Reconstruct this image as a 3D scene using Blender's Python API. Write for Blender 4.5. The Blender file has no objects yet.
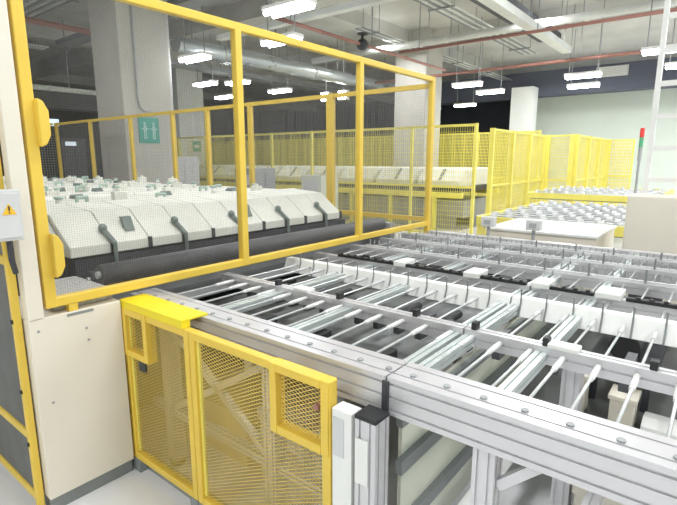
import bpy, bmesh, math, random
from mathutils import Vector, Matrix
random.seed(7)
scn = bpy.context.scene
C = scn.collection
R = math.radians

# ------------------------------------------------------------------ materials
def mat(name, col, rough=0.5, metal=0.0, var=0.06, scale=6.0, spec=0.5, bump=0.0, emit=None, estr=0.0, rvar=0.1):
    m = bpy.data.materials.new(name); m.use_nodes = True
    nt = m.node_tree; N = nt.nodes; b = N['Principled BSDF']
    b.inputs['Metallic'].default_value = metal
    b.inputs['Specular IOR Level'].default_value = spec
    tc = N.new('ShaderNodeTexCoord'); nz = N.new('ShaderNodeTexNoise')
    nz.inputs['Scale'].default_value = scale; nz.inputs['Detail'].default_value = 4
    nt.links.new(tc.outputs['Object'], nz.inputs['Vector'])
    rp = N.new('ShaderNodeValToRGB')
    lo = tuple(max(0, c*(1-var)) for c in col) + (1,); hi = tuple(min(1, c*(1+var)) for c in col) + (1,)
    rp.color_ramp.elements[0].position = 0.3; rp.color_ramp.elements[0].color = lo
    rp.color_ramp.elements[1].position = 0.7; rp.color_ramp.elements[1].color = hi
    nt.links.new(nz.outputs['Fac'], rp.inputs['Fac']); nt.links.new(rp.outputs['Color'], b.inputs['Base Color'])
    mr = N.new('ShaderNodeMapRange')
    mr.inputs['To Min'].default_value = max(0.03, rough-rvar); mr.inputs['To Max'].default_value = min(1, rough+rvar)
    nt.links.new(nz.outputs['Fac'], mr.inputs['Value']); nt.links.new(mr.outputs['Result'], b.inputs['Roughness'])
    if bump:
        bp = N.new('ShaderNodeBump'); bp.inputs['Strength'].default_value = bump; bp.inputs['Distance'].default_value = 0.01
        n2 = N.new('ShaderNodeTexNoise'); n2.inputs['Scale'].default_value = scale*8
        nt.links.new(tc.outputs['Object'], n2.inputs['Vector'])
        nt.links.new(n2.outputs['Fac'], bp.inputs['Height']); nt.links.new(bp.outputs['Normal'], b.inputs['Normal'])
    if emit:
        b.inputs['Emission Color'].default_value = (*emit, 1); b.inputs['Emission Strength'].default_value = estr
    return m

M = dict(
 floor = mat('floor_epoxy', (.80,.80,.82), .35, 0, .05, 1.2),
 ceil = mat('ceiling_concrete', (.62,.61,.58), .9, 0, .12, 1.0, bump=.2),
 wall = mat('wall_paint', (.80,.87,.79), .7, 0, .03, .8),
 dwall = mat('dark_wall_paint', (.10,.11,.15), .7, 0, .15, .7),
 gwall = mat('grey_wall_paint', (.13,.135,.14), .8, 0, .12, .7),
 col = mat('column_paint', (.52,.50,.46), .8, 0, .05, 1.5),
 wcol = mat('white_column_paint', (.85,.86,.84), .7, 0, .04, 1.5),
 yel = mat('yellow_paint', (.82,.57,.08), .4, 0, .05, 5),
 yel2 = mat('bright_yellow_paint', (.90,.72,.02), .4, 0, .04, 5),
 fyel = mat('light_yellow_paint', (.86,.76,.17), .45, 0, .05, 4),
 myel = mat('yellow_mesh_paint', (.74,.54,.13), .5, 0, .08, 9),
 cream = mat('cream_sheet_metal', (.80,.745,.645), .45, 0, .02, 2.5),
 white = mat('white_plastic', (.84,.84,.82), .4, 0, .03, 6),
 hood = mat('white_cover_paint', (.76,.76,.69), .5, 0, .05, 5),
 alu = mat('aluminium_profile', (.67,.66,.68), .38, .45, .03, 8),
 steel = mat('steel_shaft', (.66,.68,.68), .35, .6, .05, 20),
 tube = mat('galvanised_tube', (.62,.67,.66), .4, .4, .05, 10),
 dark = mat('dark_machine_paint', (.045,.047,.055), .5, 0, .2, 5),
 rub = mat('dark_rubber', (.10,.10,.11), .45, 0, .15, 8),
 black = mat('black_plastic', (.02,.02,.022), .5, 0, .2, 8),
 grey = mat('grey_paint', (.36,.37,.38), .55, 0, .08, 5),
 tray2 = mat('grey_drip_tray', (.23,.24,.235), .5, .1, .45, 2.6),
 pan = mat('under_table_shade', (.10,.105,.10), .5, 0, .35, 2.2),
 lgrey = mat('light_grey_paint', (.64,.64,.65), .5, 0, .05, 5),
 plinth = mat('grey_plinth_paint', (.25,.27,.27), .6, 0, .08, 4),
 speck = mat('speckled_grey_pad', (.56,.56,.54), .85, 0, .22, 60, bump=.6),
 wire = mat('grey_wire', (.27,.26,.25), .6, .0, .08, 9),
 dwire = mat('dark_wire', (.26,.26,.25), .55, .1, .1, 9),
 green = mat('green_fitting', (.42,.54,.47), .45, 0, .15, 14),
 latch = mat('grey_green_latch', (.19,.23,.215), .45, .2, .12, 12),
 sign = mat('green_sign', (.03,.35,.28), .5, 0, .08, 5),
 red = mat('red_pipe_paint', (.36,.17,.14), .5, 0, .1, 3),
 duct = mat('galvanised_duct', (.62,.66,.68), .3, .7, .08, 2),
 pipe = mat('white_pipe_paint', (.74,.75,.72), .5, 0, .06, 3),
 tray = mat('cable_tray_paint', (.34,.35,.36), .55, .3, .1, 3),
 pale = mat('pale_green_panel', (.66,.68,.58), .5, 0, .06, 2),
 wood = mat('tan_board', (.58,.48,.30), .7, 0, .12, 3),
 paper = mat('white_cloth', (.86,.86,.84), .8, 0, .03, 6),
 redlens = mat('red_lens', (.75,.06,.05), .3, 0, .05, 6),
 glens = mat('green_lens', (.10,.40,.22), .3, 0, .05, 6),
 amber = mat('orange_warning', (.90,.52,.03), .5, 0, .03, 6),
 lamp = mat('lamp_tube', (.95,.97,1), .4, 0, 0, 1, emit=(.93,.98,1.0), estr=30),
)

# ------------------------------------------------------------------ mesh building
class MB:
    def __init__(s): s.bm = bmesh.new()
    def box(s, lo, hi, bev=0):
        lo, hi = Vector(lo), Vector(hi)
        c = (lo+hi)/2; d = hi-lo
        r = bmesh.ops.create_cube(s.bm, size=1, matrix=Matrix.Translation(c) @ Matrix.Diagonal((abs(d.x), abs(d.y), abs(d.z), 1)))
        if bev:
            es = list({e for v in r['verts'] for e in v.link_edges})
            bmesh.ops.bevel(s.bm, geom=es, offset=bev, segments=2, affect='EDGES', profile=.5)
        return s
    def tube(s, p0, p1, r, n=12, r2=None, cap=True):
        p0, p1 = Vector(p0), Vector(p1); d = p1-p0
        q = d.to_track_quat('Z', 'Y').to_matrix().to_4x4()
        bmesh.ops.create_cone(s.bm, cap_ends=cap, segments=n, radius1=r, radius2=r if r2 is None else r2, depth=d.length,
                              matrix=Matrix.Translation((p0+p1)/2) @ q)
        return s
    def path(s, pts, r, n=8):
        for a, b in zip(pts, pts[1:]): s.tube(a, b, r, n)
        for p in pts[1:-1]: s.ball(p, r, 8)
        return s
    def ball(s, p, r, n=10, sc=(1,1,1)):
        bmesh.ops.create_uvsphere(s.bm, u_segments=n, v_segments=max(5, n//2), radius=r,
                                  matrix=Matrix.Translation(p) @ Matrix.Diagonal((*sc, 1)))
        return s
    def bar(s, p0, p1, w, t, up=(0,0,1)):
        p0, p1 = Vector(p0), Vector(p1); d = (p1-p0); L = d.length; d.normalize()
        up = Vector(up); sd = d.cross(up)
        if sd.length < 1e-4: sd = d.cross(Vector((1,0,0)))
        sd.normalize(); up = sd.cross(d).normalized()
        m = Matrix((( d.x*L, sd.x*w, up.x*t, (p0.x+p1.x)/2), (d.y*L, sd.y*w, up.y*t, (p0.y+p1.y)/2),
                    (d.z*L, sd.z*w, up.z*t, (p0.z+p1.z)/2), (0,0,0,1)))
        bmesh.ops.create_cube(s.bm, size=1, matrix=m); return s
    def prism(s, poly, axis, a0, a1):
        # poly: list of the two other coordinates in order (x: y,z / y: x,z / z: x,y)
        def P(q, a):
            return {'x': (a, q[0], q[1]), 'y': (q[0], a, q[1]), 'z': (q[0], q[1], a)}[axis]
        A = [s.bm.verts.new(P(q, a0)) for q in poly]; B = [s.bm.verts.new(P(q, a1)) for q in poly]
        n = len(poly)
        for i in range(n): s.bm.faces.new((A[i], A[(i+1)%n], B[(i+1)%n], B[i]))
        s.bm.faces.new(A[::-1]); s.bm.faces.new(B); return s
    def profile(s, axis, a0, a1, c, w, h, nw=1, nh=1, slot=.008, dep=.007):
        # slotted aluminium extrusion; c centre of the section, w along first, h along second coordinate
        def side(L, k):
            o = []
            for i in range(k):
                t = -L/2 + L*(i+.5)/k
                o += [(t-slot/2, 0), (t-slot/2, dep), (t+slot/2, dep), (t+slot/2, 0)]
            return o
        pts = [(-w/2, -h/2)] + [(t, -h/2+d) for t, d in side(w, nw)]
        pts += [(w/2, -h/2)] + [(w/2-d, t) for t, d in side(h, nh)]
        pts += [(w/2, h/2)] + [(-t, h/2-d) for t, d in side(w, nw)]
        pts += [(-w/2, h/2)] + [(-w/2+d, -t) for t, d in side(h, nh)]
        return s.prism([(c[0]+p[0], c[1]+p[1]) for p in pts], axis, a0, a1)
    def wires(s, axis, a, u0, u1, z0, z1, pu, pz, d, d2=None):
        # a welded wire panel; axis = normal ('x' or 'y')
        d2 = d2 or d
        def P(u, k, z): return (a+k, u, z) if axis == 'x' else (u, a+k, z)
        n = max(1, round((u1-u0)/pu))
        for i in range(1, n):
            u = u0+(u1-u0)*i/n; s.box(P(u-d/2, -d/2, z0), P(u+d/2, d/2, z1))
        n = max(1, round((z1-z0)/pz))
        for i in range(1, n):
            z = z0+(z1-z0)*i/n; s.box(P(u0, d/2, z-d2/2), P(u1, d/2+d2, z+d2/2))
        return s
    def expanded(s, a, u0, u1, z0, z1, pitch, slope, w, t):
        # diamond expanded metal in the plane x = a
        for sg in (1, -1):
            k = slope*sg; lo = z0 - max(0, k*(u1-u0)); hi = z1 - min(0, k*(u1-u0))
            c = lo
            while c < hi:
                ua, ub = u0, u1
                za, zb = c, c+k*(u1-u0)
                t0, t1 = 0., 1.
                dz = zb-za
                ta, tb = (z0-za)/dz, (z1-za)/dz
                t0 = max(t0, min(ta, tb)); t1 = min(t1, max(ta, tb))
                if t1-t0 > .01:
                    s.bar((a+sg*t/2, u0+(u1-u0)*t0, za+dz*t0), (a+sg*t/2, u0+(u1-u0)*t1, za+dz*t1), w, t, (1,0,0))
                c += pitch
        return s
    def build(s, name, m, parent=None, smooth=False, bev=0, **props):
        me = bpy.data.meshes.new(name)
        bmesh.ops.recalc_face_normals(s.bm, faces=s.bm.faces)
        s.bm.to_mesh(me); s.bm.free()
        me.materials.append(m)
        o = bpy.data.objects.new(name, me); C.objects.link(o)
        if smooth:
            for p in me.polygons: p.use_smooth = len(p.vertices) <= 4
        if bev:
            b = o.modifiers.new('bevel', 'BEVEL'); b.width = bev; b.segments = 2; b.limit_method = 'ANGLE'
        if parent is not None:
            o.parent = parent
            # vertices are in world coordinates: cancel the chain of parent offsets
            off = Vector((0,0,0)); p = parent
            while p is not None: off += p.location; p = p.parent
            me.transform(Matrix.Translation(-off))
        for k, v in props.items(): o[k] = v
        return o

def thing(name, loc, label, cat, group=None):
    o = bpy.data.objects.new(name, None); C.objects.link(o); o.location = loc
    o['label'] = label; o['category'] = cat
    if group: o['group'] = group
    o.empty_display_size = .1
    return o
def tag(o, label, cat, group=None):
    o['label'] = label; o['category'] = cat
    if group: o['group'] = group
    return o
def centre(o):
    # put a single-mesh thing's origin at the base of its own mesh
    vs = [v.co.copy() for v in o.data.vertices]
    c = Vector(((min(v.x for v in vs)+max(v.x for v in vs))/2, (min(v.y for v in vs)+max(v.y for v in vs))/2, min(v.z for v in vs)))
    o.data.transform(Matrix.Translation(-c)); o.location = c
    return o
def struct(name, mb, m, label=None):
    o = mb.build(name, m); o['kind'] = 'structure'
    if label: o['label'] = label
    return o
def copy_tree(src, loc, label=None, parent=None):
    def rec(o, par):
        c = o.copy(); C.objects.link(c); c.parent = par
        for ch in kids.get(o.name, ()): rec(ch, c)
        return c
    kids = {}
    for o in C.objects:
        if o.parent: kids.setdefault(o.parent.name, []).append(o)
    r = rec(src, parent); r.location = loc
    if label: r['label'] = label
    return r

# ------------------------------------------------------------------ the setting
CZ = 5.3
struct('floor', MB().box((-6,-7,-.2), (40,34,0)), M['floor'])
struct('ceiling', MB().box((-6,-7,CZ), (40,34,CZ+.2)), M['ceil'])
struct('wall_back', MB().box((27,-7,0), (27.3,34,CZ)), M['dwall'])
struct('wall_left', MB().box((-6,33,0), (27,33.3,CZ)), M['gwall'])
struct('wall_right', MB().box((-6,-7.3,0), (27.3,-7,CZ)), M['wall'])
struct('wall_front', MB().box((-6.3,-7.3,0), (-6,33.3,CZ)), M['wall'])
struct('wall_partition', MB().box((22,-6.99,0), (22.25,7.1,4.2)), M['wall'])
struct('pillar_partition', MB().box((19.3,6.05,0), (19.95,6.85,4.32)), M['wcol'])
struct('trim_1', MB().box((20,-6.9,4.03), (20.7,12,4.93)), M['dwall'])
for i, x in enumerate((3.2, 8.4, 13.6)):
    struct('ceiling_beam_%d' % (i+1), MB().box((x-.2,-6.9,4.85), (x+.2,32.9,CZ)), M['ceil'])
for i, y in enumerate((0.6, 7.9, 15.5, 23.5)):
    struct('ceiling_beam_%d' % (i+4), MB().box((-5.9,y-.18,4.95), (26.9,y+.18,CZ)), M['ceil'])
# columns
struct('pillar_1', MB().box((4.75,8.75,0), (5.75,9.75,CZ), .02), M['col'])
struct('pillar_2', MB().box((13.0,7.1,0), (14.0,8.15,CZ), .02), M['col'])
struct('pillar_3', MB().box((10.5,15.6,0), (11.6,16.7,CZ), .02), M['wcol'])

# ------------------------------------------------------------------ long loading conveyor, two sections
ZT = .945
def conveyor(y0, y1, label, rods, cross, leg_ys, braces, seglist, clips, midblocks):
    root = thing('roller_conveyor', (1.36, (y0+y1)/2, 0), label, 'conveyor', 'aluminium conveyor sections')
    XF, XE = 1.345, 4.36
    # front rail with its slots, bright top flange
    r = MB().profile('y', y0, y1, (XF, .878), .15, .134, 2, 3, .008, .008).build('front_rail', M['alu'], root)
    b = y0+.05
    k = 0
    for yy in [v for v in rods]:
        MB().tube((1.325, yy-.03, .944), (1.325, yy-.03, .951), .011, 10).build('bolt', M['grey'], r)
        k += 1
    MB().profile('y', y0, min(y1,YL), (XE, .90), .08, .09, 1, 1).build('rear_rail', M['alu'], root)
    # supporting beams along the table
    bm_ = MB().profile('y', y0, y1, (1.905, .905), .055, .07, 1, 1).build('middle_beam', M['alu'], root)
    wb = MB().prism([(2.425,.86),(2.462,.952),(2.515,.952),(2.515,.86)], 'y', y0, y1).build('pin_beam', M['white'], root, bev=.003)
    for xx in (2.80, 3.25, 3.70, 4.08):
        q = MB().profile('y', y0, y1, (xx, .905), .05, .07, 1, 1).build('rear_beam', M['alu'], root)
    # pins of the white beam
    y = min(y1-.05, YL)
    while y > y0+.03:
        MB().tube((2.420, y, .862), (2.447, y, .93), .0045, 6).tube((2.447, y, .93), (2.447, y, .995), .004, 6).ball((2.447, y, .997), .006, 8).build('pin', M['plinth'], wb)
        y -= .124
    # dark strips and white blocks on the next beam
    for yy in clips:
        MB().box((1.885, yy-.012, .938), (1.925, yy+.012, .972), .003).build('clip', M['black'], bm_)
    for yy in midblocks:
        MB().box((1.872, yy-.055, .938), (1.935, yy+.055, .958), .005).build('bearing_block', M['white'], bm_)
    for (ya, yb, kind) in seglist:
        if kind == 'b':
            MB().box((2.74, ya, .94), (2.90, yb, .975), .006).build('bearing_block', M['white'], root)
        else:
            m_ = MB().box((2.765, ya, .94), (2.80, yb, .958))
            yy = ya+.03
            while yy < yb-.02:
                m_.tube((2.7825, yy, .95), (2.7825, yy, .966), .011, 8); yy += .06
            m_.build('chain_strip', M['black'], root)
    # shafts with white sleeves, from rail to rear beam
    for yy in rods:
        s = MB().tube((1.40, yy, .915), (4.34, yy, .915), .0055, 8).build('shaft', M['steel'], root, smooth=True)
        MB().tube((1.755, yy, .915), (1.865, yy, .915), .0105, 12).tube((1.735, yy, .915), (1.757, yy, .915), .009, 12).build('sleeve', M['white'], s, smooth=True)
        MB().tube((2.30, yy, .915), (2.41, yy, .915), .0095, 12).build('sleeve', M['lgrey'], s, smooth=True)
        MB().tube((1.42, yy, .915), (1.445, yy, .915), .012, 10).build('collar', M['lgrey'], s, smooth=True)
    for yy in cross:
        MB().profile('x', 1.42, 4.32, (yy, .895), .045, .045, 1, 1).build('cross_beam', M['tube'], root)
    # rear rows of upright pins on strips: the grey comb at the far side
    for xx, ht in ((3.25, .055), (3.70, .05), (4.08, .035)):
        yt = min(y1, YL); cb = MB().box((xx-.012, y0, .94), (xx+.012, yt, .955))
        cb = cb.build('comb_strip', M['lgrey'], root)
        y = y0+.02; pn = None
        if xx < 3.6:
            while y < yt:
                if pn is None: pn = MB().tube((xx, y, .96), (xx, y, .945+ht), .005, 6).build('comb_pin', M['grey'], cb); yb0 = y
                else:
                    pc = pn.copy(); C.objects.link(pc); pc.parent = cb; pc.location = (0, y-yb0, 0)
                y += .0415
        else:
            m_ = MB()
            while y < yt:
                m_.tube((xx, y, .95), (xx, y, .945+ht), .005, 6); y += .0415
            o = m_.build('comb_pin_row', M['grey'], cb); o['kind'] = 'stuff'
        y = y0+.05
        while y < yt-.02 and xx < 4.2:
            MB().tube((xx-.014, y, .945), (xx-.014, y, .955+ht*1.25), .006, 6).build('stop_post', M['plinth'], cb)
            y += .30
    # legs
    for (x, y) in leg_ys:
        l = MB().profile('z', .03, .812, (x, y), .07, .07, 2, 2).build('leg', M['alu'], root)
        MB().tube((x, y, 0), (x, y, .03), .04, 14).build('foot', M['black'], l)
    for (p, q) in braces:
        MB().bar(p, q, .03, .03).build('brace', M['alu'], root)
    # lower frame
    for x in (1.345, 2.9, 4.3):
        MB().profile('y', y0+.06, y1-.06, (x, .32), .04, .04, 1, 1).build('lower_rail', M['alu'], root)
    return root

YJ = .805
rodsB = [YJ-.04-.1205*i for i in range(0, 17)]
rodsA = [YJ+.055+.1205*i for i in range(0, 13)]
YL = 2.28
A = conveyor(YJ+.004, 2.43, 'aluminium shaft conveyor section behind the yellow mesh gates, left of the rail joint', rodsA, [.842, 1.42, 1.90],
    [(1.345,2.20), (2.9,.88), (2.9,2.2), (4.3,.88), (4.3,2.2), (1.345,1.42)],
    [((1.345,2.16,.35),(1.345,1.46,.78)), ((1.345,2.16,.78),(1.345,1.46,.35))],
    [(.83,1.10,'d'), (1.10,1.20,'b'), (1.21,1.62,'d'), (1.62,1.70,'b'), (1.72,2.2,'d')], [1.05, 1.50, 1.95], [1.75])
B = conveyor(-1.25, YJ-.004, 'aluminium shaft conveyor section in the right foreground with open legs, right of the rail joint', rodsB, [.778, .485, -.1, -.7],
    [(1.345,.478), (2.05,.40), (4.3,.70), (4.3,-.6), (1.345,-.9), (2.9,-.9)],
    [((1.345,.44,.67),(1.345,.29,.815))],
    [(.35,.47,'b'), (.48,.70,'d'), (.70,.79,'b'), (-.05,.33,'d'), (-.17,-.06,'b'), (-.6,-.18,'d')], [.765, .475, .12, -.3], [.41, -.4])
for i, yy in enumerate(rodsA):
    MB().box((1.96,yy-.045,.80),(2.02+.05*(i % 3),yy-.012,.90)).build('drive_block', M['rub'], A, bev=.004)
    if i % 2: MB().tube((2.10,yy+.055,.84),(2.34,yy+.055,.84),.022,10).build('drive_motor', M['black'], A, smooth=True)
    if i % 3 == 1: MB().box((1.52,yy+.03,.74),(1.68,yy+.075,.86)).build('drive_block', M['black'], A, bev=.004)
for i, yy in enumerate(rodsB[:12]):
    if i % 2 == 1: MB().box((1.96,yy+.03,.80),(2.06+.04*(i % 3),yy+.065,.90)).build('drive_block', M['rub'], B, bev=.004)
for (r_, yy0, y_1) in ((A,.83,2.26),(B,-1.2,.78)):
    for xx in (2.98, 3.48, 3.9):
        y = yy0+.06; k = 0
        while y < y_1-.27:
            MB().box((xx-.06,y,.80),(xx+.06,y+.13+.05*(k % 3),.90)).build('drive_block', M['dark' if k % 2 else 'rub'], r_, bev=.004); y += .34; k += 1
# joint plate
MB().box((1.262, YJ-.012, .80), (1.269, YJ+.012, .93)).build('joint_plate', M['dark'], A)
# end skirt of the left section seen under the joint
sk = MB().box((1.40, .815, .10), (4.25, .83, .78)).build('end_skirt', M['pale'], A)
for z, h_ in ((.745,.05), (.56,.055), (.30,.055)):
    MB().box((1.36, .79, z-h_/2), (4.25, .815, z+h_/2)).build('skirt_rail', M['plinth'], sk)
# lower tray under the shafts
MB().box((1.45, .9, .726), (3.94, 2.78, .735)).build('drip_tray', M['tray2'], A)
for yy in (1.15, 1.65, 2.1):
    MB().profile('x', 1.40, 4.28, (yy, .70), .05, .05, 1, 1).build('lower_cross_beam', M['alu'], A)
for yy in (.25, -.5):
    MB().profile('x', 1.40, 4.28, (yy, .40), .05, .05, 1, 1).build('lower_cross_beam', M['alu'], B)
MB().box((2.33,-1.2,.426),(4.25,.76,.445)).build('shade_pan', M['pan'], B)  # dark sheet added to stand in for the shade under the table
MB().tube((1.5,.62,.36),(3.6,.62,.36),.035,14).build('drain_pipe', M['white'], B, smooth=True)
mo = MB().tube((2.65,.30,.735),(3.0,.30,.735),.07,18).box((2.74,.24,.665),(2.92,.36,.80)).build('drive_motor', M['black'], B)
MB().box((2.6,.15,.63),(3.1,.45,.665)).build('motor_bracket', M['dark'], B)
for yy in (.17,.40): MB().box((2.61,yy,.445),(2.65,yy+.03,.63)).build('motor_leg', M['dark'], B)

# ------------------------------------------------------------------ yellow mesh gates in front of the conveyor
def bars_frame(mb, x0, x1, y0, y1, z0, z1, w):
    mb.box((x0,y0,z0),(x1,y0+w,z1)).box((x0,y1-w,z0),(x1,y1,z1)).box((x0,y0+w,z0),(x1,y1-w,z0+w)).box((x0,y0+w,z1-w),(x1,y1-w,z1))
    return mb
GX = 1.186
def gate(y0, y1, label, wy0, wy1, wz):
    g = thing('mesh_gate', (GX, (y0+y1)/2, 0), label, 'gate', 'yellow mesh gates')
    z0, z1 = .075, .915
    bars_frame(MB(), GX-.02, GX+.02, y0, y1, z0, z1, .036).build('frame', M['yel'], g, bev=.004)
    MB().expanded(GX, y0+.04, y1-.04, z0+.04, z1-.04, .016, .52, .0027, .002).build('mesh_panel', M['myel'], g)
    for ya in (y0+.036, y1-.050): MB().box((GX-.005,ya,z0+.042),(GX+.005,ya+.014,z1-.042)).build('mesh_edging', M['fyel'], g)
    bars_frame(MB(), GX-.028, GX+.026, wy0, wy1, wz, z1+.001, .034).build('latch_guard', M['yel'], g, bev=.004)
    for y in (y0+.03, y1-.03):
        MB().box((GX-.02,y-.03,0),(GX+.02,y+.03,z0)).build('foot', M['plinth'], g)
    return g
g1 = gate(1.765, 2.335, 'narrow yellow mesh gate with bright yellow top plate beside the cream cabinet', 2.10, 2.325, .665)
MB().box((GX-.024,1.80,.9465),(1.303,2.34,.954)).box((GX-.024,1.80,.9165),(GX+.02,2.34,.947)).build('top_plate', M['yel2'], g1)
MB().box((GX-.01,2.16,.60),(GX+.03,2.22,.66)).build('latch', M['dark'], g1)
g2 = gate(.960, 1.760, 'wide yellow mesh gate under the aluminium rail, right of the narrow gate', .965, 1.25, .635)
MB().tube((GX+.03,1.03,.80),(GX-.015,1.03,.80),.012,12).build('lock', M['red'], g2)
# floor channel under gates
tag(centre(MB().box((1.21,1.0,0),(1.26,2.29,.05)).build('floor_channel', M['plinth'])), 'low grey floor channel running along behind the foot of the yellow gates', 'channel')
# post beside gate
gp = thing('gate_post', (1.195,.90,0), 'white sheet and slotted aluminium post with black cap closing the wide gate', 'post')
MB().box((1.165,.87,0),(1.225,.952,.83), .003).build('jamb', M['white'], gp)
MB().box((1.162,.90,.66),(1.166,.945,.80)).build('strike_plate', M['lgrey'], gp)
MB().profile('z', 0, .825, (1.205,.815), .08, .08, 2, 2).build('profile_post', M['alu'], gp)
MB().box((1.163,.773,.825),(1.247,.857,.84), .003).build('end_cap', M['black'], gp)
MB().box((1.158,.80,.60),(1.164,.85,.76)).build('lock_plate', M['white'], gp)

# ------------------------------------------------------------------ cream cabinet and post on the left
cab = thing('machine_cabinet', (.94,2.55,0), 'cream sheet metal machine cabinet with a tall post, left of the narrow gate', 'cabinet')
body = MB().box((.74,2.31,.075),(1.155,2.80,.955), .004).build('body', M['cream'], cab)
MB().box((.75,2.33,0),(1.15,2.80,.075)).build('plinth', M['plinth'], cab)
MB().box((.74,2.305,.955),(.805,2.37,3.4), .004).build('post', M['cream'], cab)
MB().box((.87,2.366,.955),(1.15,2.78,1.015), .01).build('top_pad', M['speck'], cab)
for p in ((.98,.86),(.985,.80),(.80,.55),(.775,.90)):
    MB().tube((p[0],2.311,p[1]),(p[0],2.305,p[1]),.006,10).build('screw', M['grey'], body)
MB().box((.90,2.3085,.935),(1.02,2.311,.948)).build('slot', M['plinth'], body)

# control box with warning triangle
bx = thing('warning_box', (.69,2.30,1.3), 'small grey electrical box with yellow warning triangle on the cream post at left', 'electrical box')
MB().box((.50,2.235,1.325),(.745,2.304,1.53), .006).build('box', M['lgrey'], bx)
MB().box((.51,2.228,1.337),(.735,2.236,1.518), .003).build('cover', M['lgrey'], bx)
MB().prism([(.672,1.432),(.722,1.432),(.697,1.476)],'y',2.2262,2.2282).build('warning_label', M['amber'], bx)
MB().prism([(.6945,1.447),(.6995,1.447),(.7005,1.466),(.6935,1.466)],'y',2.2252,2.2264).box((.6945,2.2252,1.437),(.6995,2.2264,1.443)).build('exclamation_mark', M['black'], bx)
MB().path([(.70,2.28,1.32),(.70,2.28,1.24),(.715,2.30,1.18)],.012).build('cable', M['dark'], bx)

# left fence along the machine's side
lf = thing('safety_fence', (.69,3.3,0), 'yellow framed fence with dark mesh along the machine side, left of the cream cabinet', 'fence')
for y in (2.375, 3.35, 4.35):
    MB().box((.702,y-.016,0),(.733,y+.016,2.25)).build('post', M['yel'], lf, bev=.004)
for z in (.08,.40,1.22,2.2):
    MB().box((.704,2.391,z-.02),(.73,4.334,z+.02)).build('rail', M['yel'], lf, bev=.004)
MB().wires('x', .715, 2.391, 4.33, .1, 2.18, .013, .013, .0042).build('mesh_panel', M['dwire'], lf)
for z in (.36,.62,.95):
    MB().tube((.695,2.375,z),(.702,2.375,z),.01,8).build('bolt', M['black'], lf)

# ------------------------------------------------------------------ glass washer behind the fence
ws = thing('glass_washer', (2.3,5.5,0), 'long glass washing machine with white hinged covers behind the yellow fence', 'machine')
XL, XR, YB = 1.14, 3.56, 8.6
MB().box((1.0,2.88,.10),(3.62,YB,1.125)).box((.90,2.9,.0),(3.7,YB-.1,.10)).build('body', M['dark'], ws)
MB().box((1.165,2.805,.90),(3.64,2.88,1.09)).build('front_apron', M['dark'], ws)
for (y, z, r, m) in ((2.60,1.035,.055,'rub'), (2.72,.985,.05,'rub')):
    rl = MB().tube((1.20,y,z),(3.95,y,z),r,28).build('roller', M[m], ws, smooth=True)
    MB().tube((1.182,y,z),(3.96,y,z),.02,12).build('axle', M['steel'], rl)
MB().box((3.96,2.5,.0),(4.04,2.85,1.04)).build('roller_support', M['grey'], ws)
MB().box((1.165,2.5,0),(1.182,2.79,.97)).build('roller_support', M['grey'], ws)
MB().box((1.2,2.49,.80),(3.94,2.80,.82)).box((1.2,2.76,.82),(3.94,2.80,.88)).build('infeed_tray', M['grey'], ws)
# front row of covers
n = 10; w = (XR-XL)/n
for i in range(n):
    x0, x1 = XL+w*i+.0025, XL+w*(i+1)-.0025
    cv = MB().prism([(2.80,1.105),(2.80,1.165),(3.03,1.335),(3.40,1.365),(3.40,1.11)],'x',x0,x1).build('cover', M['hood'], ws, bev=.006)
    if i == 0:
        MB().prism([(2.90,1.12),(2.90,1.19),(3.05,1.31),(3.38,1.34),(3.38,1.12)],'x',x0-.10,x0-.004).build('end_cheek', M['hood'], cv)
    MB().box((x1-.010,2.792,1.105),(x1+.015,2.83,1.172)).build('seal', M['dark'], cv)
    if i % 2 == 0:
        x = x1+.007
        MB().tube((x,2.775,1.05),(x,2.775,1.17),.012,8).bar((x,2.778,1.165),(x-.02,2.87,1.245),.026,.018).ball((x-.02,2.87,1.25),.026,10).build('latch', M['latch'], cv)
    if i in (1, 5):
        x = (x0+x1)/2+.03
        MB().prism([(x-.03,1.0),(x+.03,1.0),(x+.02,1.0)][:0] or [(2.86,1.215),(2.90,1.245),(2.935,1.30),(2.90,1.30)],'x',x-.03,x+.03).build('catch', M['latch'], cv)
# further cover rows
rows = [3.44+.74*k for k in range(7)]
for k, y in enumerate(rows):
    for i in range(4):
        x0 = XL+.6*i+.004; x1 = XL+.6*(i+1)-.004
        MB().prism([(y,1.12),(y,1.30),(y+.08,1.35),(y+.52,1.35),(y+.60,1.30),(y+.60,1.12)],'x',x0,x1).build('cover', M['hood'], ws, bev=.006)
# fittings on top
cnt = 0
for k, y in enumerate(rows[:6]):
    for i in range(15):
        if cnt >= 90: break
        x = XL+.08+.165*i+random.uniform(-.04,.04); yy = y+random.choice((.12,.30,.50))+random.uniform(-.05,.05)
        if x > XR-.06: continue
        h_ = random.uniform(.03,.085)
        t = (k+i) % 4
        if t == 0:
            MB().box((x-.05,yy-.03,1.345),(x+.05,yy+.03,1.35+h_), .006).tube((x,yy,1.35+h_),(x,yy,1.37+h_),.02,10).build('junction_box', M['hood'], ws)
        elif t == 1:
            f = MB().tube((x,yy,1.345),(x,yy,1.36+h_*.7),.022,10).build('valve', M['white'], ws, smooth=True)
            MB().tube((x,yy,1.36+h_*.7),(x,yy,1.375+h_*.7),.03,10).build('valve_cap', M['green'], f, smooth=True)
        elif t == 2:
            MB().path([(x-.035,yy,1.35),(x-.035,yy,1.35+h_*.7),(x+.035,yy,1.35+h_*.7),(x+.035,yy,1.35)],.013,8).build('handle', M['green'], ws)
        else:
            MB().box((x-.035,yy-.05,1.345),(x+.035,yy+.05,1.365), .004).tube((x-.045,yy,1.37),(x+.045,yy,1.37),.012,8).build('hinge', M['latch'], ws)
        cnt += 1

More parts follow.
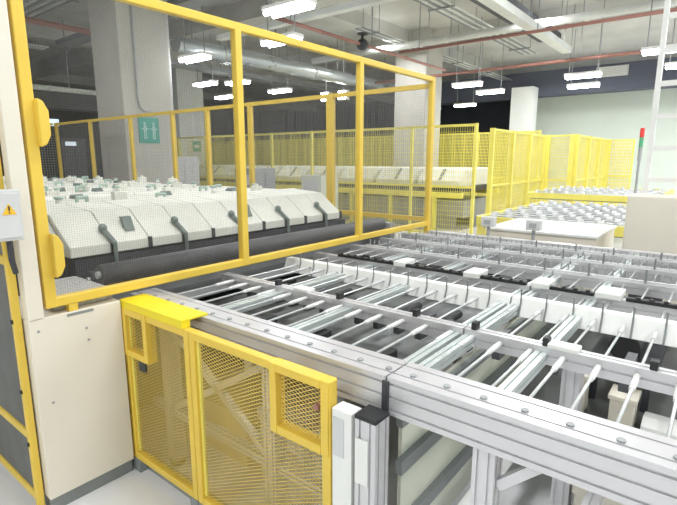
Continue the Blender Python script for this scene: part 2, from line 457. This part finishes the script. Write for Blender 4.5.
# ------------------------------------------------------------------ main fence over the conveyor's end
FY = 2.335
f1 = thing('safety_fence', (2.6,FY,0), 'tall yellow guard fence with fine mesh standing across the conveyor in front of the washer', 'fence')
for x, z0 in ((.843,.99), (1.985,.99), (3.215,.99)):
    MB().box((x-.024,FY-.024,z0),(x+.024,FY+.024,2.425 if x > 1 else 2.9)).build('post', M['yel'], f1, bev=.005)
MB().box((4.372,FY-.025,0),(4.428,FY+.025,2.425)).build('corner_post', M['yel'], f1, bev=.005)
MB().box((.819,FY-.022,.99),(4.372,FY+.022,1.034)).build('bottom_rail', M['yel'], f1, bev=.005)
MB().box((.872,FY-.022,2.38),(4.372,FY+.022,2.425)).build('top_rail', M['yel'], f1, bev=.005)
for a, b in ((.871,1.957),(2.013,3.187),(3.243,4.372)):
    MB().wires('y', FY, a, b, 1.035, 2.38, .011, .011, .0005).build('mesh_panel', M['wire'], f1)
MB().box((.915,FY-.02,.9558),(.955,FY+.02,.99)).build('bracket', M['yel'], f1)
for z0, z1 in ((1.13,1.33),(1.70,1.90)):
    MB().prism([(.862,z0),(.885,z0+.01),(.905,z0+.05),(.905,z1-.05),(.885,z1-.01),(.862,z1)],'y',FY-.06,FY-.015).build('hinge_guard', M['yel'], f1, bev=.006)

f2 = thing('safety_fence', (4.4,7,0), 'yellow guard fence with grey mesh running away along the far side of the washer', 'fence')
ys2 = [3.6, 4.95, 5.85, 6.7, 7.92, 9.35, 10.8]
for y in ys2:
    w_ = .045 if y == 3.6 else .028
    MB().box((4.372,y-w_,0),(4.428,y+w_,2.37)).build('post', M['yel'], f2)
prev = FY+.03
for z in (.15, 1.05, 2.345):
    MB().box((4.378,prev,z-.022),(4.422,10.8,z+.022)).build('rail', M['yel'], f2)
pa = prev
for y in ys2:
    MB().wires('x', 4.4, pa+.02, y-.03, .17, 2.32, .022, .022, .0015).build('mesh_panel', M['wire'], f2)
    pa = y+.03
# rear end of the washer guard
f3 = thing('safety_fence', (2.5,10.9,0), 'yellow fence closing the far left end behind the washer', 'fence')
for x in (.75, 2.0, 3.2):
    MB().box((x-.028,10.87,0),(x+.028,10.93,2.37)).build('post', M['yel'], f3)
for z in (.15, 2.345):
    MB().box((.75,10.88,z-.022),(4.37,10.92,z+.022)).build('rail', M['yel'], f3)
MB().wires('y', 10.9, .78, 4.37, .17, 2.32, .05, .05, .004).build('mesh_panel', M['wire'], f3)

# ------------------------------------------------------------------ background fences
def fence_run(label, axis, a, u0, u1, zt, bay, m='fyel', pitch=.05, d=.0045, mid=True, post=.03, zb=.12):
    c = (u0+u1)/2
    root = thing('safety_fence', (a, c, 0) if axis == 'x' else (c, a, 0), label, 'fence')
    P = (lambda u, k, z: (a+k, u, z)) if axis == 'x' else (lambda u, k, z: (u, a+k, z))
    n_ = max(1, round(abs(u1-u0)/bay))
    us = [u0+(u1-u0)*i/n_ for i in range(n_+1)]
    for u in us: MB().box(P(u-post,-post,0), P(u+post,post,zt)).build('post', M[m], root)
    for z in ((zb, 1.1, zt-.03) if mid else (zb, zt-.03)):
        MB().box(P(u0,-.02,z-.025), P(u1,.02,z+.025)).build('rail', M[m], root)
    for p, q in zip(us, us[1:]):
        MB().wires(axis, a, p+post, q-post, zb, zt-.05, pitch, pitch*2, d).build('mesh_panel', M[m], root)
    return root
fence_run('yellow mesh fence past the white-edged grey pillar, crossing the middle of the hall', 'x', 9.2, 3.9, 18.0, 2.33, 1.41, pitch=.05, d=.006)
fence_run('long pale yellow mesh fence receding towards the white wall, behind the wheel conveyor', 'y', 3.9, 10.05, 13.7, 2.28, 1.22, pitch=.04, d=.0065, post=.045)
fence_run('short yellow mesh fence return joining the two receding fences', 'x', 13.8, 3.24, 3.82, 2.28, .58, pitch=.04, d=.014, post=.05)
fence_run('second receding yellow mesh fence further back, stepped to the right', 'y', 3.15, 13.92, 18.0, 2.28, 1.37, pitch=.05, d=.007, post=.05)
fence_run('yellow mesh fence facing the viewer in front of the white wall near the signal tower', 'x', 18.2, 2.45, 3.1, 2.28, .65, pitch=.05, d=.024)
fence_run('far yellow mesh fence behind the second machine line, dense and olive in shade', 'x', 14.6, 4.3, 20.5, 2.45, 1.8, pitch=.045, d=.018)

# ------------------------------------------------------------------ second machine line behind the mid fence
ln = thing('glass_conveyor_line', (11.2,9,0), 'second conveyor line with white covers and yellow frame behind the middle fence', 'machine')
MB().box((10.2,4.6,.78),(10.32,15.5,.90)).box((12.4,4.6,.78),(12.52,15.5,.90)).build('frame_rail', M['fyel'], ln)
MB().box((10.35,4.7,.90),(12.4,15.4,1.02)).build('bed', M['dark'], ln)
for k in range(9):
    y = 4.75+1.2*k
    cv = MB().prism([(10.4,1.02),(10.4,1.15),(10.7,1.42),(12.1,1.45),(12.4,1.02)],'y',y,y+1.08).build('cover', M['hood'], ln, bev=.02)
    MB().bar((10.42,y+.5,1.18),(10.68,y+.5,1.42),.06,.03).build('handle', M['latch'], cv)
    MB().box((10.23,y+.5,0),(10.31,y+.58,.78)).build('leg', M['fyel'], ln)
    MB().box((12.42,y+.5,0),(12.5,y+.58,.78)).build('leg', M['fyel'], ln)
MB().box((10.6,4.7,.3),(12.2,15.2,.7)).box((10.7,5,0),(10.9,15,.3)).box((11.9,5,0),(12.1,15,.3)).build('base', M['grey'], ln)

# tall racks / equipment farther left, seen through the fences
def rack(x, y, w_, d_, h_, label, m):
    rk = thing('equipment_cabinet', (x+w_/2, y+d_/2, 0), label, 'cabinet')
    MB().box((x,y,.08),(x+w_,y+d_,h_), .015).box((x+.05,y+.05,0),(x+w_-.05,y+d_-.05,.08)).build('body', M[m], rk)
    MB().box((x+.06,y-.012,.2),(x+w_/2-.02,y+.002,h_-.1)).build('door', M[m], rk)
    MB().box((x+w_/2+.02,y-.012,.2),(x+w_-.06,y+.002,h_-.1)).build('door', M[m], rk)
    MB().box((x-.01,y+.1,h_*.75),(x+.002,y+d_-.1,h_*.9)).build('vent', M['lgrey'], rk)
    return rk
rack(4.1,12.2,.9,.8,2.2,'black equipment cabinet at far left behind the washer, under the monitor', 'black')
rk2 = rack(5.04,12.2,.56,.8,2.12,'black equipment cabinet with lit display beside the big grey pillar', 'dark')
MB().box((5.12,12.17,1.96),(5.36,12.186,2.05)).build('display', mat('lit_display', (.7,.8,.85), .3, 0, .1, 4, emit=(.75,.85,.95), estr=.8), rk2)
sc_ = thing('display_monitor', (4.97,12.4,2.2), 'small bright monitor on top of the tall black cabinet at far left', 'monitor')
MB().box((4.85,12.32,2.2),(5.08,12.5,2.22)).box((4.95,12.38,2.22),(4.99,12.42,2.4)).build('stand', M['black'], sc_)
MB().box((4.82,12.36,2.38),(5.12,12.40,2.58)).build('housing', M['black'], sc_)
MB().box((4.84,12.356,2.40),(5.10,12.361,2.56)).build('screen', mat('lit_screen', (.6,.7,.75), .3, 0, .1, 4, emit=(.7,.85,.95), estr=1.0), sc_)
rack(6.6,10.4,.9,.8,1.7,'pale grey cabinet seen between fence posts right of the big pillar', 'lgrey')
rack(7.3,8.2,.7,.6,1.45,'grey control cabinet behind the centre of the guard fence', 'grey')
rack(8.1,6.9,.6,.6,1.3,'low pale green cabinet behind the middle of the guard fence', 'pale')

# green signs
sg = thing('safety_sign', (5.21,8.74,1.95), 'green safety sign with pale figures on the big grey pillar', 'sign')
MB().box((5.01,8.728,1.95),(5.42,8.748,2.42)).build('board', M['sign'], sg)
pm = mat('pale_sign_print', (.40,.62,.58), .5, 0, .03, 3)
for sx in (5.13, 5.31):
    MB().ball((sx,8.728,2.31),.03,10,(1,.1,1)).box((sx-.03,8.725,2.16),(sx+.03,8.73,2.275)).box((sx-.03,8.725,2.02),(sx-.006,8.73,2.16)).box((sx+.006,8.725,2.02),(sx+.03,8.73,2.16)).box((sx-.07,8.7255,2.20),(sx+.07,8.7295,2.225)).build('pictogram', pm, sg)
s2 = thing('exit_sign', (10.9,15.58,1.6), 'small green sign on the white pillar at far left centre', 'sign')
MB().box((11.0,15.575,1.92),(11.36,15.598,2.30)).build('board', M['sign'], s2)
MB().box((11.07,15.57,2.06),(11.29,15.576,2.16)).build('pictogram', M['white'], s2)
# conduit on pillar
tag(centre(MB().path([(5.03,8.73,5.299),(5.03,8.73,2.75),(5.06,8.73,2.60),(5.14,8.73,2.54),(5.28,8.73,2.52)],.018).tube((5.27,8.73,2.52),(5.32,8.73,2.52),.019).build('conduit', M['grey'])), 'thin grey conduit with hooked end running down the big grey pillar', 'conduit')
tag(centre(MB().tube((5.80,8.85,0),(5.80,8.85,5.28),.04,12).build('drain_pipe', M['lgrey'])), 'grey vertical pipe at the right edge of the big grey pillar', 'pipe')

# ------------------------------------------------------------------ wheel conveyors at right
def wheel_conveyor(x0, x1, y0, y1, z, label, pitch, wheels):
    root = thing('wheel_conveyor', ((x0+x1)/2,(y0+y1)/2,0), label, 'conveyor')
    MB().box((x0,y0,z-.14),(x0+.06,y1,z-.03)).build('front_rail', M['fyel'], root)
    MB().box((x1-.06,y0,z-.14),(x1,y1,z-.03)).build('rear_rail', M['fyel'], root)
    MB().box((x0+.06,y0,z-.14),(x1-.06,y0+.06,z-.03)).build('side_rail', M['fyel'], root)
    MB().box((x0+.06,y1-.06,z-.14),(x1-.06,y1,z-.03)).build('side_rail', M['fyel'], root)
    for x in (x0+.05, x1-.05):
        for y in (y0+.05, y1-.05):
            MB().box((x-.04,y-.04,0),(x+.04,y+.04,z-.14)).build('leg', M['fyel'], root)
    n_ = int((x1-x0-.2)/pitch); proto = None
    for i in range(n_+1):
        x = x0+.12+i*pitch
        s_ = MB().tube((x,y0+.05,z-.05),(x,y1-.05,z-.05),.012,8).build('axle', M['steel'], root)
        for k in range(wheels):
            y = y0+.14+(y1-y0-.28)*k/(wheels-1) + (.04 if i % 2 else -.04)
            if proto is None:
                me = bpy.data.meshes.new('wheel'); b_ = bmesh.new()
                bmesh.ops.create_cone(b_, cap_ends=True, segments=14, radius1=.055, radius2=.055, depth=.06, matrix=Matrix.Rotation(R(90),4,'X'))
                b_.to_mesh(me); b_.free(); me.materials.append(M['lgrey'])
                proto = bpy.data.objects.new('wheel', me); wl = proto
            else: wl = proto.copy()
            C.objects.link(wl); wl.parent = s_; wl.location = (x-root.location.x, y-root.location.y, z-.05)
    MB().box((x0+.07,y0+.07,z-.16),(x1-.07,y1-.07,z-.145)).build('under_tray', M['plinth'], root)
    return root
wheel_conveyor(6.05,9.0,.55,2.5,.95,'yellow framed conveyor with rows of white wheels behind the low white cabinet', .265, 9)
wheel_conveyor(10.4,13.4,.9,3.25,1.0,'farther yellow framed wheel conveyor near the signal tower', .32, 8)

wc = thing('storage_cabinet', (5.3,1.3,0), 'low white flat-topped cabinet just behind the conveyor\'s far edge', 'cabinet')
MB().box((4.80,.86,.05),(5.75,1.86,.945)).box((4.85,.9,0),(5.7,1.8,.05)).build('body', M['cream'], wc, bev=.006)
MB().box((4.785,.84,.945),(5.77,1.88,.97), .004).build('top', M['white'], wc)
bc = thing('tall_cabinet', (5.15,.1,0), 'tall plain white cabinet at the right edge, below the ladder', 'cabinet')
MB().box((4.95,-.75,.05),(5.35,.67,1.335), .008).box((5,-.7,0),(5.3,.6,.05)).build('body', M['cream'], bc)
MB().box((4.943,-.73,.09),(4.952,.65,1.32)).build('door', M['cream'], bc)
ld = thing('ladder', (5.62,.36,0), 'white steel ladder rising to the ceiling at the right edge', 'ladder')
for y in (.60,.14):
    MB().box((5.46,y-.02,0),(5.54,y+.02,5.29)).build('side_rail', M['white'], ld)
z = .3
while z < 5.2:
    MB().box((5.475,.16,z-.022),(5.525,.58,z+.022)).build('rung', M['white'], ld); z += .29
TX, TY = 10.33, 1.28
st = thing('signal_tower', (TX,TY,0), 'slim signal tower with red lamp on top at the far conveyor\'s corner', 'signal light')
MB().tube((TX,TY,0),(TX,TY,1.62),.022,12).tube((TX,TY,0),(TX,TY,.03),.09,14).build('pole', M['grey'], st)
MB().tube((TX,TY,1.62),(TX,TY,1.86),.032,16).build('lower_lens', M['grey'], st)
MB().tube((TX,TY,1.86),(TX,TY,2.03),.034,16).build('green_lens', M['glens'], st, label='green lens')
MB().tube((TX,TY,2.03),(TX,TY,2.18),.036,16).ball((TX,TY,2.18),.036,14,(1,1,.5)).build('red_lens', M['redlens'], st, label='red lens')
for (y, lab) in ((1.735,'small grey sensor box on a stem just right of the yellow fence post'), (1.315,'small grey sensor box on a stem in front of the low white cabinet')):
    sb = thing('sensor_box', (4.5,y,0), lab, 'sensor box', 'sensor boxes on stems')
    MB().box((4.46,y-.062,1.02),(4.54,y+.062,1.11), .005).build('housing', M['lgrey'], sb)
    MB().tube((4.5,y,.02),(4.5,y,1.02),.016,10).tube((4.5,y,0),(4.5,y,.02),.06,14).build('stem', M['grey'], sb)
    MB().box((4.452,y-.03,1.045),(4.461,y+.03,1.085)).build('window', M['grey'], sb)

# ------------------------------------------------------------------ things under the conveyor
def crate(x, y, z, sx, sy, sz, label, m, cat='box'):
    t = thing('storage_box', (x+sx/2,y+sy/2,z), label, cat, 'boxes under the conveyor')
    MB().box((x,y,z),(x+sx,y+sy,z+sz*.86), .006).build('body', M[m], t)
    MB().box((x-.008,y-.008,z+sz*.86),(x+sx+.008,y+sy+.008,z+sz), .004).build('lid', M[m], t)
    MB().box((x-.008,y+sy*.4,z+sz*.5),(x+.001,y+sy*.6,z+sz*.58)).build('handle', M['lgrey'], t)
    return t
crate(1.55,1.30,0,.55,.45,.40,'white box on the floor behind the wide yellow mesh gate','white')
crate(1.55,1.86,0,.5,.36,.30,'tan box on the floor behind the narrow yellow mesh gate','wood')
crate(1.98,.02,0,.30,.32,.36,'cream box on the floor under the front rail, right of the open leg','cream')
crate(2.40,.41,.446,.10,.06,.20,'narrow cream box on the dark shade pan under the shafts, left of the other','cream')
crate(2.36,.20,.446,.12,.10,.16,'wide cream box on the dark shade pan under the shafts, right of the other','cream')
tag(centre(MB().prism([(2.34,.446),(2.35,.50),(2.41,.52),(2.51,.50),(2.55,.46),(2.45,.446)],'y',-.5,.17).build('folded_sheet', M['paper'])), 'white curved plastic sheet lying on the dark shade pan under the shafts at right', 'sheet')

# ------------------------------------------------------------------ ceiling services
def run(name, axis, a0, a1, c, r, m, label, cat, hang=2.5, square=None):
    root = thing(name, ((a0+a1)/2, c[0], c[1]) if axis == 'x' else (c[0], (a0+a1)/2, c[1]), label, cat)
    P = (lambda a: (a, c[0], c[1])) if axis == 'x' else (lambda a: (c[0], a, c[1]))
    if square:
        w_, h_ = square
        if axis == 'x': MB().box((a0,c[0]-w_/2,c[1]-h_/2),(a1,c[0]+w_/2,c[1]+h_/2)).build('channel', M[m], root)
        else: MB().box((c[0]-w_/2,a0,c[1]-h_/2),(c[0]+w_/2,a1,c[1]+h_/2)).build('channel', M[m], root)
    else:
        MB().tube(P(a0), P(a1), r, 18).build('pipe', M[m], root, smooth=True)
        a = a0+1.2
        while a < a1:
            d = .03
            MB().tube(P(a-d), P(a+d), r*1.18, 18).build('coupling', M[m], root); a += 3.1
    a = a0+.4
    while a < a1:
        p = P(a)
        MB().tube((p[0],p[1],c[1]),(p[0],p[1],CZ),.012,6).build('hanger', M['tray'], root); a += hang
    return root
run('air_duct','x',6.3,17,(9.3,4.0),.16,'duct','large shiny round duct crossing behind the big grey pillar','duct')
redpipe = run('sprinkler_pipe','x',6.2,12.6,(6.3,4.0),.032,'red','dark red sprinkler pipe above the guard fence, in front of the duct','pipe')
run('sprinkler_pipe','y',-4.8,6.1,(9.9,4.0),.032,'red','thin red pipe running across the upper right ceiling, nearest one','pipe')
run('sprinkler_pipe','y',-4.8,9.0,(13.2,4.0),.04,'red','thin red pipe above the dark band at upper right, farther one','pipe')
run('cable_tray','y',-3,8.9,(7.1,4.2),.1,'pipe','long white cable channel rising to the right at top centre','cable tray', square=(.16,.10))
run('cable_tray','x',7.3,13,(3.35,4.2),.1,'pipe','pale channel slanting down to the right at upper right','cable tray', square=(.20,.14))
run('cable_tray','x',7.0,24,(12.4,4.25),.1,'tray','dark cable tray beyond the round duct','cable tray', square=(.5,.12))
run('cable_tray','y',2,14.0,(6.1,4.6),.1,'tray','dark cable tray above the washer, left of centre','cable tray', square=(.4,.12))
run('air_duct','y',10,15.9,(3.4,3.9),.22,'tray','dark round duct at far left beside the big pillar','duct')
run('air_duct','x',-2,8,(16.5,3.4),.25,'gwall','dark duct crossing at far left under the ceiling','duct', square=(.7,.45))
run('sprinkler_pipe','x',-1.6,6,(11.6,4.45),.06,'red','short red pipe at the upper left beside the big pillar','pipe')
run('water_pipe','x',-1.6,9,(14.4,3.5),.07,'pipe','white pipe crossing far left below the dark tray','pipe')
run('water_pipe','y',-4.8,10,(11.4,4.5),.08,'pipe','pale pipe crossing high between the two red pipes','pipe')
run('air_duct','x',9,21,(11.0,4.4),.2,'duct','rectangular grey duct beyond the round duct at top centre','duct', square=(.6,.35))

MB().ball((8.75,6.3,4.0),.12,14).tube((8.75,6.3,4.0),(8.75,6.3,4.2),.03).tube((8.75,6.3,4.2),(8.75,6.3,4.22),.11,16).build('valve', M['dark'], redpipe, label='dark valve with hand wheel')
nb = thing('air_grille', (19.97,3.6,4.55), 'pale rectangular grille high on the dark band at upper right', 'vent')
MB().box((19.96,3.1,4.50),(20.0,4.1,4.85)).build('frame', M['lgrey'], nb)
m_ = MB()
for k in range(6): m_.box((19.94,3.15,4.52+.055*k),(19.962,4.05,4.55+.055*k))
m_.build('louvre', M['white'], nb)

# ------------------------------------------------------------------ lamps
def conduits(axis, a0, a1, c, z, n, label):
    root = thing('conduit_rack', ((a0+a1)/2, c, z) if axis == 'x' else (c, (a0+a1)/2, z), label, 'conduits')
    for k in range(n):
        o = (k-(n-1)/2)*.09
        p, q = ((a0,c+o,z),(a1,c+o,z)) if axis == 'x' else ((c+o,a0,z),(c+o,a1,z))
        MB().tube(p, q, .018, 8).build('conduit', M['tray' if k % 2 else 'pipe'], root, smooth=True)
    a = a0+.5
    while a < a1:
        w_ = n*.05
        if axis == 'x': MB().box((a-.02,c-w_,z-.05),(a+.02,c+w_,z-.02)).build('strut', M['tray'], root)
        else: MB().box((c-w_,a-.02,z-.05),(c+w_,a+.02,z-.02)).build('strut', M['tray'], root)
        for s_ in (-1,1):
            p = (a,c+s_*(w_-.01),z-.04) if axis == 'x' else (c+s_*(w_-.01),a,z-.04)
            MB().tube(p, (p[0],p[1],CZ), .01, 6).build('hanger', M['tray'], root)
        a += 2.4
    return root
conduits('x', 4.4, 15.5, 5.0, 4.72, 6, 'row of thin conduits under the ceiling above the guard fence corner at top centre')
conduits('y', -3, 3.6, 8.9, 4.72, 5, 'row of thin conduits crossing the upper right ceiling before the first red pipe')
conduits('y', 9.9, 30, 4.6, 4.72, 6, 'row of thin conduits high at far left above the black cabinets')
conduits('x', -2, 5.5, 13.65, 4.35, 5, 'low row of conduits at far left crossing above the black cabinets')
conduits('x', 10, 24, 7.3, 4.72, 5, 'row of thin conduits beyond the dark red pipe, above the white-edged pillar')
run('cable_tray','x',3.8,14,(4.05,4.75),.1,'dark','dark flat cable tray at the very top centre','cable tray', square=(.55,.14))
def lamp(x, y, z, label, L=.8, tubes=2, m='lamp'):
    root = thing('ceiling_lamp', (x,y,z), label, 'lamp', 'hanging tube lamps')
    MB().box((x-.13,y-L/2,z+.05),(x+.13,y+L/2,z+.10)).build('housing', M['white'], root)
    for k in range(tubes):
        xx = x+(k-(tubes-1)/2)*.16
        MB().tube((xx,y-L/2+.02,z+.015),(xx,y+L/2-.02,z+.015),.034,12).build('tube', M[m], root)
    for s_ in (-.4,.4):
        MB().tube((x,y+s_*L,z+.1),(x,y+s_*L,CZ),.012,6).build('hanger', M['tray'], root)
    return root
LS = [
 (6.26,8.63,3.6,'hanging tube lamp just right of the big grey pillar'),
 (6.3,6.24,3.6,'hanging tube lamp left of the guard fence\'s top rail, brightest near top centre'),
 (10.67,10.67,3.6,'hanging tube lamp in front of the dark wall at centre left'),
 (8.45,11.26,3.6,'left lamp of the close pair beside the white pillar'),
 (9.1,10.7,3.65,'right lamp of the close pair beside the white pillar'),
 (10.58,13.1,3.6,'low-hanging far lamp under the pair beside the white pillar'),
 (12.98,5.83,3.6,'upper left lamp of the cluster right of the white-edged pillar'),
 (14.75,5.88,3.6,'lower right lamp of the cluster right of the white-edged pillar'),
 (17.7,8.0,3.6,'lowest lamp of the cluster right of the white-edged pillar'),
 (13.33,3.02,3.6,'upper lamp of the two in front of the dark band'),
 (15.14,3.4,3.6,'lower lamp of the two in front of the dark band'),
 (11.2,1.15,3.6,'lamp at the right edge beside the ladder, nearest one'),
 (13.2,.95,3.6,'lamp behind the ladder at the right edge, farther one'),
 (5.2,5.0,3.65,'wide lamp at the very top of the picture near the centre'),
 (3.4,13.5,3.3,'dim lamp at far left among the dark ducts'),
]
for x, y, z, lab in LS: lamp(x, y, z, lab)
# twin floodlights
for (x, y, lab) in ((12.35,10.35,'left floodlight of the twin lights in front of the dark wall'), (12.35,9.65,'right floodlight of the twin lights in front of the dark wall')):
    fl = thing('hanging_floodlight', (x,y,3.45), lab, 'lamp', 'twin floodlights')
    MB().box((x,y-.17,3.45),(x+.16,y+.17,3.75), .01).build('housing', M['lgrey'], fl)
    MB().box((x-.012,y-.14,3.48),(x+.001,y+.14,3.72)).build('lens', M['lamp'], fl)
    MB().tube((x+.08,y,3.75),(x+.08,y,CZ),.02,8).build('stem', M['lgrey'], fl)

# added fill lights with no fixtures, behind the camera and over the scene
def area(x, y, z, p, sx=1.4, sy=.5, col=(.97,.985,1)):
    l = bpy.data.lights.new('fill_light', 'AREA'); l.shape = 'RECTANGLE'; l.size = sx; l.size_y = sy; l.energy = p; l.color = col
    o = bpy.data.objects.new('fill_light', l); C.objects.link(o); o.location = (x,y,z)
for x, y, p in ((-2,-2,95),(-3,1.5,120),(2,-3,110),(2.2,.9,90),(6.5,-3,140),(10,-3,170),(14,-3,210),(18,-2,210),(2.2,4.5,60),(1.6,8.4,55),(-3,7,60),(7.5,1.8,110),(11.5,3.6,130),(17.5,4.4,150),(11.6,7.6,90),(16.5,-.5,60)):
    area(x, y, 4.6, p)

w = bpy.data.worlds.new('world'); scn.world = w; w.use_nodes = True
w.node_tree.nodes['Background'].inputs[0].default_value = (.8,.85,.9,1); w.node_tree.nodes['Background'].inputs[1].default_value = .1

# ------------------------------------------------------------------ camera
cam = bpy.data.cameras.new('camera'); co = bpy.data.objects.new('camera', cam); C.objects.link(co)
cam.sensor_fit = 'HORIZONTAL'; cam.sensor_width = 36; cam.lens = 36*485/677; cam.clip_start = .05
co.location = (0,0,1.65); co.rotation_euler = (R(90-10.9), 0, R(38.4-90))
scn.camera = co
vs = scn.view_settings
vs.view_transform = 'Standard'; vs.look = 'None'; vs.gamma = 1; vs.use_curve_mapping = False
vs.exposure = -0.12
